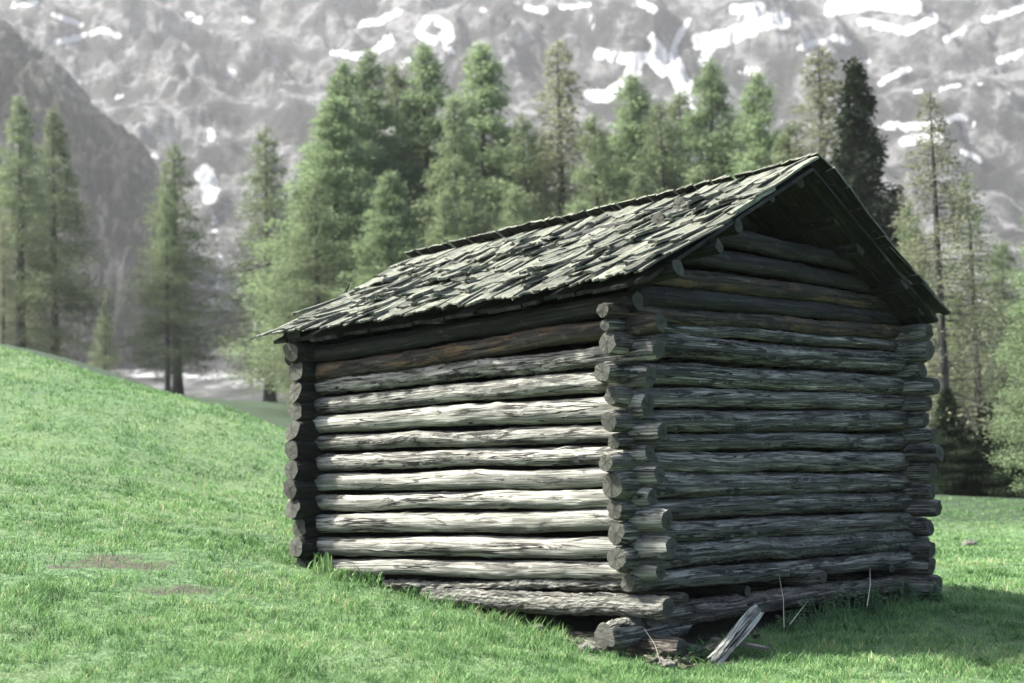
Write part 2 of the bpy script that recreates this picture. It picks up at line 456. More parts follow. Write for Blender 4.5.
# ---- mountain: broad rising face with ledges and gullies
SNOW = [  # brush strokes: points in the photograph's pixels + width, snow fields of the face, plus a glow painted as snow
    ([(55,43),(85,34),(100,29),(120,37)],5),([(55,14),(80,24)],4),([(10,6),(35,3)],4),([(185,14),(200,22)],4),([(245,19),(252,21)],4),
    ([(210,130),(211,138)],6),([(203,172),(212,186),(210,196)],12),([(155,154),(158,156)],4),([(122,95),(118,97)],4),([(228,72),(234,73)],4),
    ([(335,52),(352,57),(368,56),(392,42)],6),([(360,23),(378,22),(398,13)],6),([(425,22),(418,32),(430,42),(450,38),(448,26),(432,21)],7),([(445,51),(455,52)],4),
    ([(385,38),(392,36)],4),([(480,8),(485,9)],3),([(525,8),(545,11)],4),([(400,66),(410,60)],4),([(600,53),(625,60),(650,58),(665,72)],9),([(588,95),(606,98),(620,85),(635,72)],9),
    ([(650,38),(668,60),(682,95)],7),([(676,75),(690,85)],6),([(690,20),(672,50),(690,92)],5),([(700,40),(730,38),(760,22),(785,20)],12),([(700,62),(712,45)],8),([(735,10),(760,8)],8),([(742,70),(755,72)],7),
    ([(800,48),(815,42),(835,37),(850,43)],5),([(808,56),(835,52)],4),([(880,82),(892,74),(908,70)],5),([(915,92),(925,90)],3),([(905,127),(930,125),(955,118),(972,126)],5),
    ([(905,142),(925,138),(940,138)],8),([(962,152),(972,155),(980,160)],5),([(985,20),(1005,14),(1024,6)],5),([(1000,60),(1012,56),(1024,52)],6),([(940,90),(960,85)],3),
    ([(830,8),(870,2),(915,6)],12),([(860,22),(905,30),(935,18)],7),([(945,40),(965,30)],5),([(655,10),(640,2)],6),([(590,18),(594,26)],3),([(560,6),(590,4)],4),  # strokes at the top right paint the bright hazy glow as snow
    ([(716,150),(718,168)],6),([(775,150),(775,158)],5),([(690,100),(700,120)],4)]
def seg_mask(x, y, strokes):
    out = np.zeros(len(x))
    for pts, w in strokes:
        for (x0, y0), (x1, y1) in zip(pts[:-1], pts[1:]):
            dx, dy = x1 - x0, y1 - y0; L2 = dx * dx + dy * dy + 1e-6
            t = np.clip(((x - x0) * dx + (y - y0) * dy) / L2, 0, 1)
            d = np.hypot(x - x0 - t * dx, y - y0 - t * dy)
            out = np.maximum(out, np.clip(1.10 - .62 * d / (w * .70), 0, 1))
    return out
az = np.linspace(rad(-30), rad(30), 860)
yd = 125 + (1700 - 125) * np.linspace(0, 1, 720) ** 1.25
AA, DD = np.meshgrid(az, yd)
MX, MY = np.tan(AA) * DD, DD
t = np.clip((MY - 380) / 1300, 0, 1)
prof = 4 + np.interp(MY, [125, 250, 400, 520, 700, 1000, 1300, 1700], [-2, 8, 26, 62, 150, 300, 470, 760])
amp = np.interp(MY, [125, 380, 480, 700, 1700], [0, 1.5, 9, 26, 48])
rid = 1 - 2 * np.abs(fbm(MX / 190, MY / 260, 1.3, 5, .55))
rid2 = 1 - 2 * np.abs(perlin(MX / 60 + 3, MY / 85, 4.2)); rid3 = fbm(MX / 22, MY / 22, 8.1, 4, .6)
MZ = prof + amp * (.8 * rid + .34 * rid2 + .15 * rid3 + .05 * (1 - 2 * np.abs(fbm(MX / 13, MY / 18, 3.3, 4, .68))))
MZ += 8 * np.sin(MZ / 16 + 2.5 * perlin(MX / 120, MY / 120, 7)) * np.clip((MY - 480) / 200, 0, 1)
MZ += np.where(MX < 0, (-MX / 700) * 20, 0) * t
V = np.stack([MX, MY, MZ], -1).reshape(-1, 3)
qx, qy = proj_np(V)
wx = qx + 4 * perlin(V[:, 0] / 25, V[:, 1] / 25, 1); wy = qy + 3 * perlin(V[:, 0] / 25, V[:, 1] / 25, 9)
snow = seg_mask(wx, wy, SNOW)
right = np.clip((qx - 560) / 350, 0, 1)
sp = fbm(V[:, 0] / 45, V[:, 2] / 22, 3, 4, .6)
snow = np.maximum(snow, np.clip((sp - .85 + .40 * right * np.clip((260 - qy) / 200, 0, 1)) * 1.5, 0, .6))  # denser specks at upper right also stand in for the hazy glow
snow *= np.clip((V[:, 1] - 420) / 60, 0, 1)
# pale gravel runs and old snow at the foot
foot = np.clip((620 - V[:, 1]) / 160, 0, 1)
green = np.clip(.4 + .9 * fbm(V[:, 0] / 90, V[:, 1] / 90, 6, 3), 0, 1) * np.clip((700 - V[:, 1]) / 250, 0.25, 1)
fan = seg_mask(wx, wy, [([(212,196),(215,225),(222,260),(215,300),(190,330),(150,350)],16), ([(225,240),(245,300),(270,360)],14), ([(60,370),(150,372),(260,380)],26), ([(100,330),(180,350)],10),
                        ([(960,300),(985,300),(1010,330)],16), ([(975,350),(1000,400),(1010,430)],16), ([(930,250),(950,330)],8), ([(955,420),(1000,425)],12)])
snow = np.maximum(snow, np.clip(.50 * fan, 0, .50) + np.clip((330 - V[:, 1]) / 150, 0, 1) * .28)
mountain = link('mountain', mesh_np('mountain', V, grid_faces(len(yd), len(az)), M['rock'], attrs={'snow': snow, 'green': green}))
tag(mountain, 'grey rocky mountain face with snow patches', kind='structure')

# ---- darker rocky spur coming down from the left
sx_ = np.linspace(-330, -60, 420); sy_ = np.linspace(370, 620, 300)
SX, SY = np.meshgrid(sx_, sy_)
# crest line heights (at Y=470) following the skyline of the spur
cr = [P(x, y, 470) for x, y in [(-260,-120),(-120,-60),(-40,0),(0,18),(30,42),(60,70),(85,98),(110,122),(135,142),(155,165),(165,200),(172,250),(182,330),(188,380)]]
cz = np.interp(SX + .18 * (SY - 470), [c[0] for c in cr], [c[2] for c in cr])
SZ = cz - np.abs(SY - 470) * np.where(SY < 470, .80, .5) * np.clip(cz / 110, .3, 1.2)
SZ += 12 * (1 - 2 * np.abs(fbm(SX / 30, SY / 38, 2.2, 6, .68))) * np.clip((SZ + 20) / 60, 0, 1) * np.clip(np.abs(SY - 470) / 30, .22, 1)
SZ = np.where(SX > cr[-1][0] + 4, -30, SZ)
V = np.stack([SX, SY, SZ], -1).reshape(-1, 3)
gr = np.clip(.3 + fbm(V[:, 0] / 40, V[:, 1] / 40, 6, 3), 0, 1)
s2 = np.clip((fbm(V[:, 0] / 30, V[:, 2] / 30, 3, 4, .6) - .75) * 1.2, 0, .5)
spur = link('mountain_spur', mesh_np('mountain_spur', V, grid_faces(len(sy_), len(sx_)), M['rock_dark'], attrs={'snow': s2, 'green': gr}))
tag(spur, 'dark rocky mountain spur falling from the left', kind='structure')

# ---------------------------------------------------------------- hut
def log_mesh(name, p0, p1, r0, r1, mat, seed, bark=0.0, wander=.02, sides=26, cut0=0.0, cut1=0.0):
    g = np.random.default_rng(seed)
    p0 = np.asarray(p0, float); p1 = np.asarray(p1, float)
    L = np.linalg.norm(p1 - p0); ax = (p1 - p0) / L
    side = np.cross(ax, [0, 0, 1.0])
    if np.linalg.norm(side) < .1: side = np.array([1.0, 0, 0])
    side /= np.linalg.norm(side); upv = np.cross(side, ax)
    nr = max(6, int(L / .035)) + 1
    s = np.linspace(0, 1, nr); th = np.linspace(0, 2 * np.pi, sides, endpoint=False)
    S, T = np.meshgrid(s * L, th, indexing='ij'); o = seed * 3.7
    rr = (r0 + (r1 - r0) * (S / L)) * .88
    rr = rr * (1 + .13 * perlin(S * 1.3 + o, np.cos(T) * .9, np.sin(T) * .9 + o) + .07 * perlin(S * 5 + o, np.cos(T) * 2, np.sin(T) * 2))
    rr += bark * .011 * fbm(S * 13 + o, np.cos(T) * 3.2, np.sin(T) * 3.2 + o, 3, .6)
    rr += .005 * perlin(S * 7, np.cos(T) * 4.5 + o, np.sin(T) * 4.5)
    for k in range(int(L * 3.2)):
        sk, tk, ak, wk = g.uniform(0, L), g.uniform(0, 2*np.pi), g.uniform(.004, .014), g.uniform(.02, .04)
        dt = np.angle(np.exp(1j * (T - tk)))
        rr += ak * np.exp(-((S - sk) ** 2 + (dt * rr) ** 2) / (2 * wk * wk))
    # hewn groove (flattened strip) near each end
    edge = np.minimum(S, L - S); rr *= 1 - .14 * np.exp(-(edge / .03) ** 2) * (1 + .8 * perlin(np.cos(T) * 1.3 + o, np.sin(T) * 1.3, o * 1.7)) + .10 * np.exp(-(edge / .22) ** 2) * perlin(np.cos(T) + o, np.sin(T), S * 3 + 9)
    cx = wander * (perlin(S * .7 + o, .3) + .4 * perlin(S * 2 + o, 7.3)); cyy = wander * (perlin(S * .7 + o, 5.1) + .4 * perlin(S * 2 + o, 2.3))
    fade = np.sin(np.pi * np.clip(S / L, 0, 1)) ** .5
    a = (cx * fade + rr * np.cos(T)); b = (cyy * fade + rr * np.sin(T))
    slant = np.where(S < L / 2, cut0, cut1) * np.exp(-(edge / .08) ** 2)
    al = S + slant * b + .006 * fbm(a * 22, b * 22, o, 3) * np.exp(-(edge / .03) ** 2)
    pts = p0 + al[..., None] * ax + a[..., None] * side + b[..., None] * upv
    V = pts.reshape(-1, 3); uv = np.stack([S.ravel(), (T * .5 * (r0 + r1)).ravel()], 1)
    i = np.arange((nr - 1) * sides); r_, c_ = i // sides, i % sides
    F = np.stack([r_ * sides + c_, r_ * sides + (c_ + 1) % sides, (r_ + 1) * sides + (c_ + 1) % sides, (r_ + 1) * sides + c_], 1)
    base = len(V); quads = [F]; tris = []; midx = [np.zeros(len(F), int)]
    nv = base; ev = []; euv = []; eq = []; et = []
    for e, ring in ((0, 0), (1, nr - 1)):
        rp = pts[ring]; ctr = rp.mean(0); sg = -1 if e == 0 else 1
        prev = None; levels = [1.0, .66, .33]
        ids = []
        for lv in levels:
            q = ctr + (rp - ctr) * lv
            q = q + ax * sg * (.004 * (1 - lv) + (.004 * perlin(th * 3 + lv * 9, o + e))[:, None] * (1 if lv < 1 else 0))
            ids.append(np.arange(nv, nv + sides)); nv += sides
            ev.append(q); euv.append(np.stack([np.cos(th) * lv, np.sin(th) * lv], 1))
        ev.append(ctr[None] + ax * sg * .004); euv.append(np.zeros((1, 2))); ci = nv; nv += 1
        j = np.arange(sides); j2 = (j + 1) % sides
        for A_, B_ in zip(ids[:-1], ids[1:]):
            q = np.stack([A_[j], A_[j2], B_[j2], B_[j]], 1); eq.append(q if e == 1 else q[:, ::-1])
        tq = np.stack([ids[-1][j], ids[-1][j2], np.full(sides, ci)], 1); et.append(tq if e == 1 else tq[:, ::-1])
    V = np.concatenate([V] + ev); uv = np.concatenate([uv] + euv)
    EQ = np.concatenate(eq); ET = np.concatenate(et)
    mi = np.concatenate([np.zeros(len(F), int), np.ones(len(EQ) + len(ET), int)])
    me = mesh_np(name, V, [np.concatenate([F, EQ]), ET], [M[mat], M['end']], uv=uv, midx=mi)
    return me

hut_base = HW(0, 0); hut_base[2] = 0
hut = empty('log_hut', tuple(hut_base), 'weathered log hut with shingle roof on the grassy slope', 'hut')
SEED = [100]
def hlog(a, b, r0, r1, mat='grey', bark=0.0, name='wall_log', wander=.022, cut0=0.0, cut1=0.0, label=None):
    SEED[0] += 1
    pa = HW(*a) - hut_base; pb = HW(*b) - hut_base
    o = link(name, log_mesh(name, pa, pb, r0, r1, mat, SEED[0], bark, wander, cut0=cut0, cut1=cut1), hut)
    if label: o['label'] = label
    return o
VB, UR = 3.4, 4.05
# left (sunlit eave) wall: z at near corner, z at far corner, radii
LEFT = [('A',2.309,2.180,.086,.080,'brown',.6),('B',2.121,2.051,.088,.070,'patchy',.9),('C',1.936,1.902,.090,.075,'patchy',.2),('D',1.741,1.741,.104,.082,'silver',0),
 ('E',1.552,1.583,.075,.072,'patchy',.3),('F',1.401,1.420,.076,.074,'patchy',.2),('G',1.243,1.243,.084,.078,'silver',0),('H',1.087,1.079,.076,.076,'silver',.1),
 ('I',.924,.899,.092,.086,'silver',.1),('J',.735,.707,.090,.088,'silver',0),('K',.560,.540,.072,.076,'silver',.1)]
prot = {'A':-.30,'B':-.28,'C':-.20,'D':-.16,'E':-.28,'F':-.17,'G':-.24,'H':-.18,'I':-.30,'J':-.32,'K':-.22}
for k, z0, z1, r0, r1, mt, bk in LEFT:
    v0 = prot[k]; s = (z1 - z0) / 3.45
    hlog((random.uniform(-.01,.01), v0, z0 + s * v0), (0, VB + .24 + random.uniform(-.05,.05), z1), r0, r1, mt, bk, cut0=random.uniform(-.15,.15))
hlog((-.02, -.12, 2.49), (0, VB + .30, 2.33), .088, .08, 'darkwood', .3)
hlog((0, .08, .465), (.02, 2.6, .40), .040, .038, 'bark', 1.4, wander=.03)
hlog((-.03, -.30, .325), (0, 2.12, .325), .095, .082, 'bark', 1.2)
hlog((.03, -.36, .045), (.05, 2.2, .03), .074, .09, 'root', .6)
# gable wall
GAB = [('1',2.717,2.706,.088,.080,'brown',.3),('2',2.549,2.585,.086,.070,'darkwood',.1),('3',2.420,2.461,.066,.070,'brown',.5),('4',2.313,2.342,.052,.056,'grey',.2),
 ('5',2.187,2.183,.096,.104,'patchy_shaded',.6),('6',1.982,1.978,.092,.094,'patchy_shaded',.2),('7',1.810,1.823,.084,.074,'grey',.2),('8',1.634,1.658,.088,.102,'grey',0),('9',1.486,1.471,.068,.080,'grey',0),
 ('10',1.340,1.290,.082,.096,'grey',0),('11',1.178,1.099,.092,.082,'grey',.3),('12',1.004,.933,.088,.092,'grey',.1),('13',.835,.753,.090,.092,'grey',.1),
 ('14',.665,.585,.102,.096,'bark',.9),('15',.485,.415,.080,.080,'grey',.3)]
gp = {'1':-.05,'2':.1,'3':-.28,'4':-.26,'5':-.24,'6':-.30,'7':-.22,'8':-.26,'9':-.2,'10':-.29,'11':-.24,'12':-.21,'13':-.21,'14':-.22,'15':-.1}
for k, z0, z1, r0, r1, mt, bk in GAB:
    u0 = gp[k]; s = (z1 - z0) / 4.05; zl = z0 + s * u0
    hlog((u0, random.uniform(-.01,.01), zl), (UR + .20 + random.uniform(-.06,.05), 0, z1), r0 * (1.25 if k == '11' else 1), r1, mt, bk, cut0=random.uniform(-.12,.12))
hlog((.05, .02, .225), (UR + .05, .02, .215), .105, .075, 'root', 1.2)
hlog((-.34, .03, .135), (.62, .05, .16), .112, .10, 'bark', 1.2, wander=.0, label='short log with a round burled end under the corner').data.materials[1] = M['bark']
# gable triangle
roofz = lambda u: 2.66 + (1.08 / 2.1) * (2.1 - abs(u - 2.05))
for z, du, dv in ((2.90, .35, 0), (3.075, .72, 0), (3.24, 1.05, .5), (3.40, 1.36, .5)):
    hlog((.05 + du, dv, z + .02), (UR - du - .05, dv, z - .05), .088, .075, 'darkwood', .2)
# back wall and far side wall
zz = [-.05,.12,.30,.49,.67,.84,1.0,1.16,1.32,1.49,1.65,1.82,1.99,2.16,2.32,2.48]
for i, z in enumerate(zz):
    hlog((-.26 + random.uniform(-.04, .09), VB, z + .04), (UR + .1, VB, z), random.uniform(.108, .114), .116, 'darkwood' if i > 2 else 'grey', .3, cut0=random.uniform(-.3,.3))
far = [(-.02,.09),(.18,.10),(.35,.088),(.50,.075),(.70,.085),(.87,.074),(1.02,.082),(1.19,.088),(1.36,.082),(1.52,.062),(1.66,.078),(1.80,.070),(1.95,.082),(2.11,.092),(2.27,.105),(2.43,.09)]
for i, (z, r) in enumerate(far):
    hlog((UR, -.22 - random.uniform(.0, .16), z), (UR + .02, VB + .2, z + .01), r * 1.12, .126, 'grey' if i < 9 else 'patchy', .3, cut0=random.uniform(-.2,.2))
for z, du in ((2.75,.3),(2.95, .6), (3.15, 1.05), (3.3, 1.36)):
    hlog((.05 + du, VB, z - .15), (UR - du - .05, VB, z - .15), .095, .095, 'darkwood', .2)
# short floor beams poking out under the gable wall
hlog((2.28, -.17, .375), (2.30, 1.2, .37), .066, .07, 'grey', .1, 'floor_beam')
hlog((.42, -.13, .35), (.46, 1.0, .35), .045, .05, 'grey', .2, 'floor_beam')
hlog((3.55, -.10, .36), (3.6, 1.0, .35), .05, .055, 'darkwood', .3, 'floor_beam')
hlog((1.35, -.05, .33), (1.4, 1.0, .33), .05, .055, 'darkwood', .3, 'floor_beam')
# purlins: along the ridge, ends poking out under the roof
PUR = [(.03,2.72,2.52,.085,-.36),(.52,2.91,2.68,.068,-.36),(.90,3.11,2.86,.072,-.33),(1.42,3.40,3.12,.075,-.30),(2.02,3.60,3.28,.085,-.28),(2.62,3.36,3.1,.08,-.28),(2.95,3.13,2.9,.08,-.26),(3.52,2.87,2.62,.082,-.36),(3.92,2.68,2.48,.095,-.30)]
for u, z0, z1, r, v0 in PUR:
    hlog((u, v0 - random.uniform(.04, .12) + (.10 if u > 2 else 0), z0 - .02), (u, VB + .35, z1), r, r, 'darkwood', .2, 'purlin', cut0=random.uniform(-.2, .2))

# roof slopes
def bil(E0, E1, R0, R1, s, t): return (E0 * (1 - s) + E1 * s) * (1 - t) + (R0 * (1 - s) + R1 * s) * t
def roof_side(E0, E1, R0, R1, n_out, seed, over, sag=0.05):
    g = np.random.default_rng(seed)
    Vs, Fs, UVs, T, MI = [], [], [], [], []; nv = 0
    Ls = np.linalg.norm(E1 - E0); Lt = np.linalg.norm(R0 - E0)
    def surf(s, t): 
        p_ = bil(E0, E1, R0, R1, s, t)
        return p_ + n_out * (-sag * 4 * s * (1 - s) * .6 - sag * np.sin(np.pi * min(max(t, 0), 1)) * .5 + .02 * perlin(s * 5, t * 4, seed))
    def shingle(s, t, w, l, lift, thick, tilt, tint, skew, k=4, m_=5):
        nonlocal nv
        hs = w / Ls / 2; base = nv; top = []; ragged = g.uniform(-.035, .015, k + 1); prof = g.uniform(-.004, .005, k + 1)
        cup = g.uniform(-.006, .010)
        for side in (1, 0):
            for i in range(m_ + 1):
                f = i / m_; tt = t + f * l / Lt
                for j in range(k + 1):
                    e = j / k * 2 - 1
                    dt = ragged[j] / Lt if i == 0 else 0
                    p_ = surf(s + e * hs + skew * f * l / Ls, tt + dt)
                    h = lift * (1 - f) + tilt * e + cup * e * e + (thick + prof[j]) * side + .006
                    Vs.append(p_ + n_out * h)
                    UVs.append((f * l + s * 37.0, e * w / 2 + seed + s * 11.0)); T.append(tint)
        N = (k + 1) * (m_ + 1); tp = lambda i, j: base + i * (k + 1) + j; bt = lambda i, j: tp(i, j) + N
        for i in range(m_):
            for j in range(k):
                Fs.append((tp(i, j), tp(i, j+1), tp(i+1, j+1), tp(i+1, j)))
                Fs.append((bt(i, j), bt(i+1, j), bt(i+1, j+1), bt(i, j+1))); MI.extend((0, 1))
            MI.extend((0, 0)); Fs.append((tp(i, 0), tp(i+1, 0), bt(i+1, 0), bt(i, 0))); Fs.append((tp(i, k), bt(i, k), bt(i+1, k), tp(i+1, k)))
        for j in range(k):
            MI.extend((0, 0)); Fs.append((tp(0, j), bt(0, j), bt(0, j+1), tp(0, j+1))); Fs.append((tp(m_, j), tp(m_, j+1), bt(m_, j+1), bt(m_, j)))
        nv += 2 * N
    courses = 8; 
    for c in range(courses):
        t0 = -.04 + c * (1.0 / courses)
        s = -.012
        while s < 1.012:
            w = g.uniform(.05, .15)
            l = g.uniform(.50, .70) if c < courses - 1 else (1 - t0) * Lt + over(s)
            if c == courses - 2: l = min(l, (1 - t0) * Lt)
            if g.random() > .05 or c in (0, courses - 1):
                shingle(s + w / Ls / 2, t0 + (g.uniform(-.05, .04) if 0 < c < courses - 1 else g.uniform(-.012, .012) * (c == 0)), w * 1.03, l, g.uniform(.008, .028) + (.02 if g.random() < .12 else 0), g.uniform(.010, .020), g.uniform(-.010, .010), g.uniform(0, 1), g.uniform(-.05, .05))
            s += w / Ls
    # loose and broken splits lying on top
    for q in range(150):
        shingle(g.uniform(.02, .98), g.uniform(0, .80), g.uniform(.04, .13), g.uniform(.2, .55), g.uniform(.03, .07), g.uniform(.01, .022), g.uniform(-.015, .015), g.uniform(.2, 1), g.uniform(-.25, .25))
    return np.array(Vs), np.array(Fs), np.array(UVs), np.array(T), MI
E0 = HW(-.22, -.40, 2.685); E1 = HW(-.24, 3.66, 2.52); R0 = HW(2.02, -.42, 3.735); R1 = HW(2.02, 4.02, 3.42)
Q0 = HW(4.10, -.40, 2.62); Q1 = HW(4.3, 3.85, 2.36)
def nrm(a, b, c):
    x = np.cross(b - a, c - a); x /= np.linalg.norm(x); return x if x[2] > 0 else -x
for name, (a, b, c, d), sd, ov in (('near_roof_slope', (E0, E1, R0, R1), 5, lambda s: -.02), ('far_roof_slope', (Q0, Q1, R0, R1), 9, lambda s: .05 + .07 * min(1, max(0, s * 1.4)))):
    no = nrm(a, b, c)
    V, F, UV, T, MI = roof_side(a, b, c, d, no, sd, ov)
    o = link('roof_slope', mesh_np('roof_slope', V - hut_base, F, [M['shingle'], M['darkwood']], uv=UV, midx=MI, smooth=False, attrs={'tint': T}), hut)  # undersides take the dark wood that carries the eave shade
    # deck boards underneath
    Vd, Fd, Ud = [], [], []
    nb = 24
    for i in range(nb):
        s0, s1 = .006 + .988 * (i + .02) / nb, .006 + .988 * (i + .98) / nb; k = len(Vd)
        jj = random.uniform(-.004, .004); oo = random.uniform(-.02, .02)
        for h in (-.004 + jj, -.032 + jj):
            for (s_, t_) in ((s0, -.02 + oo), (s1, -.02 + oo), (s1, .985), (s0, .985)):
                Vd.append(bil(a, b, c, d, s_, t_) + no * (h - .07 * 4 * s_ * (1 - s_) * .6 - .045) - hut_base); Ud.append((t_ * 2.5, s_ * 4 + i))
        Fd += [(k,k+1,k+2,k+3),(k+7,k+6,k+5,k+4),(k,k+4,k+5,k+1),(k+1,k+5,k+6,k+2),(k+2,k+6,k+7,k+3),(k+3,k+7,k+4,k)]
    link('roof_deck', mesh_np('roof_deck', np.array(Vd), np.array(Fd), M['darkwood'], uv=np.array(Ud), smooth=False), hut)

hlog(tuple((lambda q: (q @ DRv, q @ DLv, q[2]))(P(339, 308, 15.6) - CRN)), tuple((lambda q: (q @ DRv, q @ DLv, q[2]))(P(349, 284, 15.6) - CRN)), .018, .012, 'darkwood', 0, 'roof_stake', wander=0)
# ---- pieces lying about the base
def board_mesh(name, p0, p1, width, thick, mat, seed, upv=(0, 0, 1)):
    g = np.random.default_rng(seed); p0 = np.array(p0, float); p1 = np.array(p1, float)
    ax = p1 - p0; L = np.linalg.norm(ax); ax /= L
    sd = np.cross(ax, upv); sd /= np.linalg.norm(sd); up = np.cross(sd, ax)
    nr, k = 14, 6; V, F, UV = [], [], []
    for side in (1, 0):
        for i in range(nr + 1):
            f = i / nr
            for j in range(k + 1):
                e = j / k * 2 - 1; rag = (.03 * g.uniform(-1, 1) if i in (0, nr) and side else 0)
                w = width / 2 * (1 + .08 * math.sin(f * 7 + seed)) * (1 - .15 * (f > .95))
                V.append(p0 + ax * (f * L + rag) + sd * e * w + up * ((thick * (1 - .25 * e * e) + .003 * g.uniform(-1, 1)) * side))
                UV.append((f * L, e * width / 2 + (0 if side else .3)))
    N = (nr + 1) * (k + 1); tp = lambda i, j: i * (k + 1) + j; bt = lambda i, j: tp(i, j) + N
    for i in range(nr):
        for j in range(k):
            F += [(tp(i, j), tp(i, j+1), tp(i+1, j+1), tp(i+1, j)), (bt(i, j), bt(i+1, j), bt(i+1, j+1), bt(i, j+1))]
        F += [(tp(i, 0), tp(i+1, 0), bt(i+1, 0), bt(i, 0)), (tp(i, k), bt(i, k), bt(i+1, k), tp(i+1, k))]
    for j in range(k): F += [(tp(0, j), bt(0, j), bt(0, j+1), tp(0, j+1)), (tp(nr, j), tp(nr, j+1), bt(nr, j+1), bt(nr, j))]
    return mesh_np(name, np.array(V), np.array(F), M[mat], uv=np.array(UV), smooth=False)
gz = lambda p_: float(ground_z(np.array([p_[0]]), np.array([p_[1]]))[0])
pa = P(712, 664, 11.05); pb = P(757, 611, 11.75)
o = link('plank', board_mesh('plank', pa, pb, .105, .035, 'silver', 3, (.35, -.8, .5)))
tag(o, 'pale split plank leaning on the lowest log', 'plank')
pa = P(712, 640, 11.5); pb = P(768, 650, 11.4); 
tag(link('broken_board', board_mesh('broken_board', pa, pb, .05, .025, 'grey', 4)), 'short grey board crossing behind the leaning plank', 'board')
pa = P(668, 668, 11.2); pb = P(728, 645, 11.45)
o = link('rotten_log', log_mesh('rotten_log', pa, pb, .05, .05, 'root', 901, 1.6)); tag(o, 'rotten brown log half sunk in the soil below the corner', 'log')
pa = P(545, 640, 11.75); pb = P(612, 655, 11.3)
tag(link('fallen_log', log_mesh('fallen_log', pa, pb, .045, .05, 'root', 902, 1.2)), 'thin brown log lying in the soil under the sunlit wall', 'log')

def stone(px_, py_, Y, r, seed, label, mat):
    import bmesh
    bm = bmesh.new(); bmesh.ops.create_icosphere(bm, subdivisions=4, radius=1)
    co = np.array([v.co[:] for v in bm.verts])
    k = r * (1 + .35 * fbm(co[:, 0] * 1.2 + seed, co[:, 1] * 1.2, co[:, 2] * 1.2, 4))
    co2 = co * k[:, None] * np.array([1.25, 1, .7])
    for v, c in zip(bm.verts, co2): v.co = c
    me = bpy.data.meshes.new('stone'); bm.to_mesh(me); bm.free(); me.materials.append(mat)
    for p_ in me.polygons: p_.use_smooth = True
    o = link('stone', me); q = P(px_, py_, Y); o.location = (q[0], q[1], gz(q) + r * .25); tag(o, label, 'stone', 'stones around the hut'); return o
st = NT('lichen_stone', .9)
c_ = st.ramp(st.noise(st.coord('Object'), 22, 6, .7), [(.38, (.06, .06, .05)), (.6, (.24, .24, .20))]); st.l(c_, st.b.inputs['Base Color'])
st.l(st.bump(st.noise(st.coord('Object'), 30, 6, .7), .02), st.b.inputs['Normal'])
stone(588, 655, 11.35, .06, 2, 'flat mossy stone in the soil left of the burled log end', st.m)
stone(536, 613, 12.05, .05, 3, 'small pale stone under the sunlit bark log', st.m)
stone(668, 668, 10.95, .05, 5, 'dark stone at the grass edge below the hut corner', st.m)
stone(970, 546, 22.5, .09, 8, 'small stone out in the sunny field right of the hut', st.m)

rb = np.random.default_rng(77)
for i in range(16):
    u_, v_ = rb.uniform(-.35, 1.5), rb.uniform(-.55, -.12); c = HW(u_, v_); z = gz(c) + .01; a = rb.uniform(0, 6.28); L_ = rb.uniform(.08, .28)
    d_ = np.array([math.cos(a), math.sin(a), rb.uniform(-.1, .3)]) * L_
    o = link('wood_chip', board_mesh('wood_chip', c + [0, 0, z], c + [0, 0, z] + d_, rb.uniform(.02, .05), rb.uniform(.008, .02), 'root' if i % 3 else 'grey', 50 + i))
    tag(o, 'splinter of rotten wood lying in the soil under the hut corner', 'wood chip', 'wood splinters under the hut corner')

# ---------------------------------------------------------------- grass (uncountable)
def blades(N, xy, h, w, lean_amp, name, mat, tint=None, seed=1):
    g = np.random.default_rng(seed)
    x, y = xy; z = ground_z(x, y)
    a = g.uniform(0, 2 * np.pi, N); d = np.stack([np.cos(a), np.sin(a)], 1)
    la = g.uniform(0, 2 * np.pi, N); lean = np.stack([np.cos(la), np.sin(la)], 1) * (h * lean_amp * g.uniform(.3, 1.3, N))[:, None]
    base = np.stack([x, y, z - .004], 1)
    def pt(f, sgn, wf):
        off = np.zeros((N, 3)); off[:, :2] = lean * (f ** 1.8) + d * (sgn * w * wf * .5)[:, None]; off[:, 2] = h * f * (1 - .18 * f * lean_amp)
        return base + off
    one = np.ones(N)
    V = np.stack([pt(0, -one, 1), pt(0, one, 1), pt(.55, -one, .85), pt(.55, one, .85), pt(1, one, 0)], 1).reshape(-1, 3)
    b = np.arange(N) * 5
    Q = np.stack([b, b+1, b+3, b+2], 1); Tt = np.stack([b+2, b+3, b+4], 1)
    if tint is None: tint = g.uniform(0, 1, N)
    return link(name, mesh_np(name, V, [Q, Tt], mat, smooth=False, attrs={'tint': np.repeat(tint, 5)}))
g = np.random.default_rng(42)
def field_points(N, d0, d1, pw, half):
    # density falls with distance as d^-pw
    d = (g.uniform(0, 1, N) * (d1 ** (2 - pw) - d0 ** (2 - pw)) + d0 ** (2 - pw)) ** (1 / (2 - pw))
    a = g.uniform(-half, half, N); return d * np.sin(a), d * np.cos(a), d
x, y, d = field_points(620000, 8.6, 34, 2.25, rad(25))
ins, cd, sp = dirt_at(x, y)
cl = fbm(x * 1.6, y * 1.6, 2, 3); cl2 = perlin(x * 7, y * 7, 5)
keep = (~ins) & (g.uniform(0, 1, len(x)) > cd * .85) & (g.uniform(0, 1, len(x)) > np.clip(sp * 1.5, 0, .85)) & (g.uniform(0, 1, len(x)) < np.clip(.72 + .5 * cl2 + .25 * cl, .25, 1))
x, y, d, cl, cl2 = x[keep], y[keep], d[keep], cl[keep], cl2[keep]; N = len(x)
h = np.clip((.042 + .034 * cl + .038 * cl2) * g.uniform(.6, 1.35, N), .015, .12) * np.clip(1.12 - (d - 9) * .018, .55, 1.2)
u = (x - CRN[0]) * DRv[0] + (y - CRN[1]) * DRv[1]; v = (x - CRN[0]) * DLv[0] + (y - CRN[1]) * DLv[1]
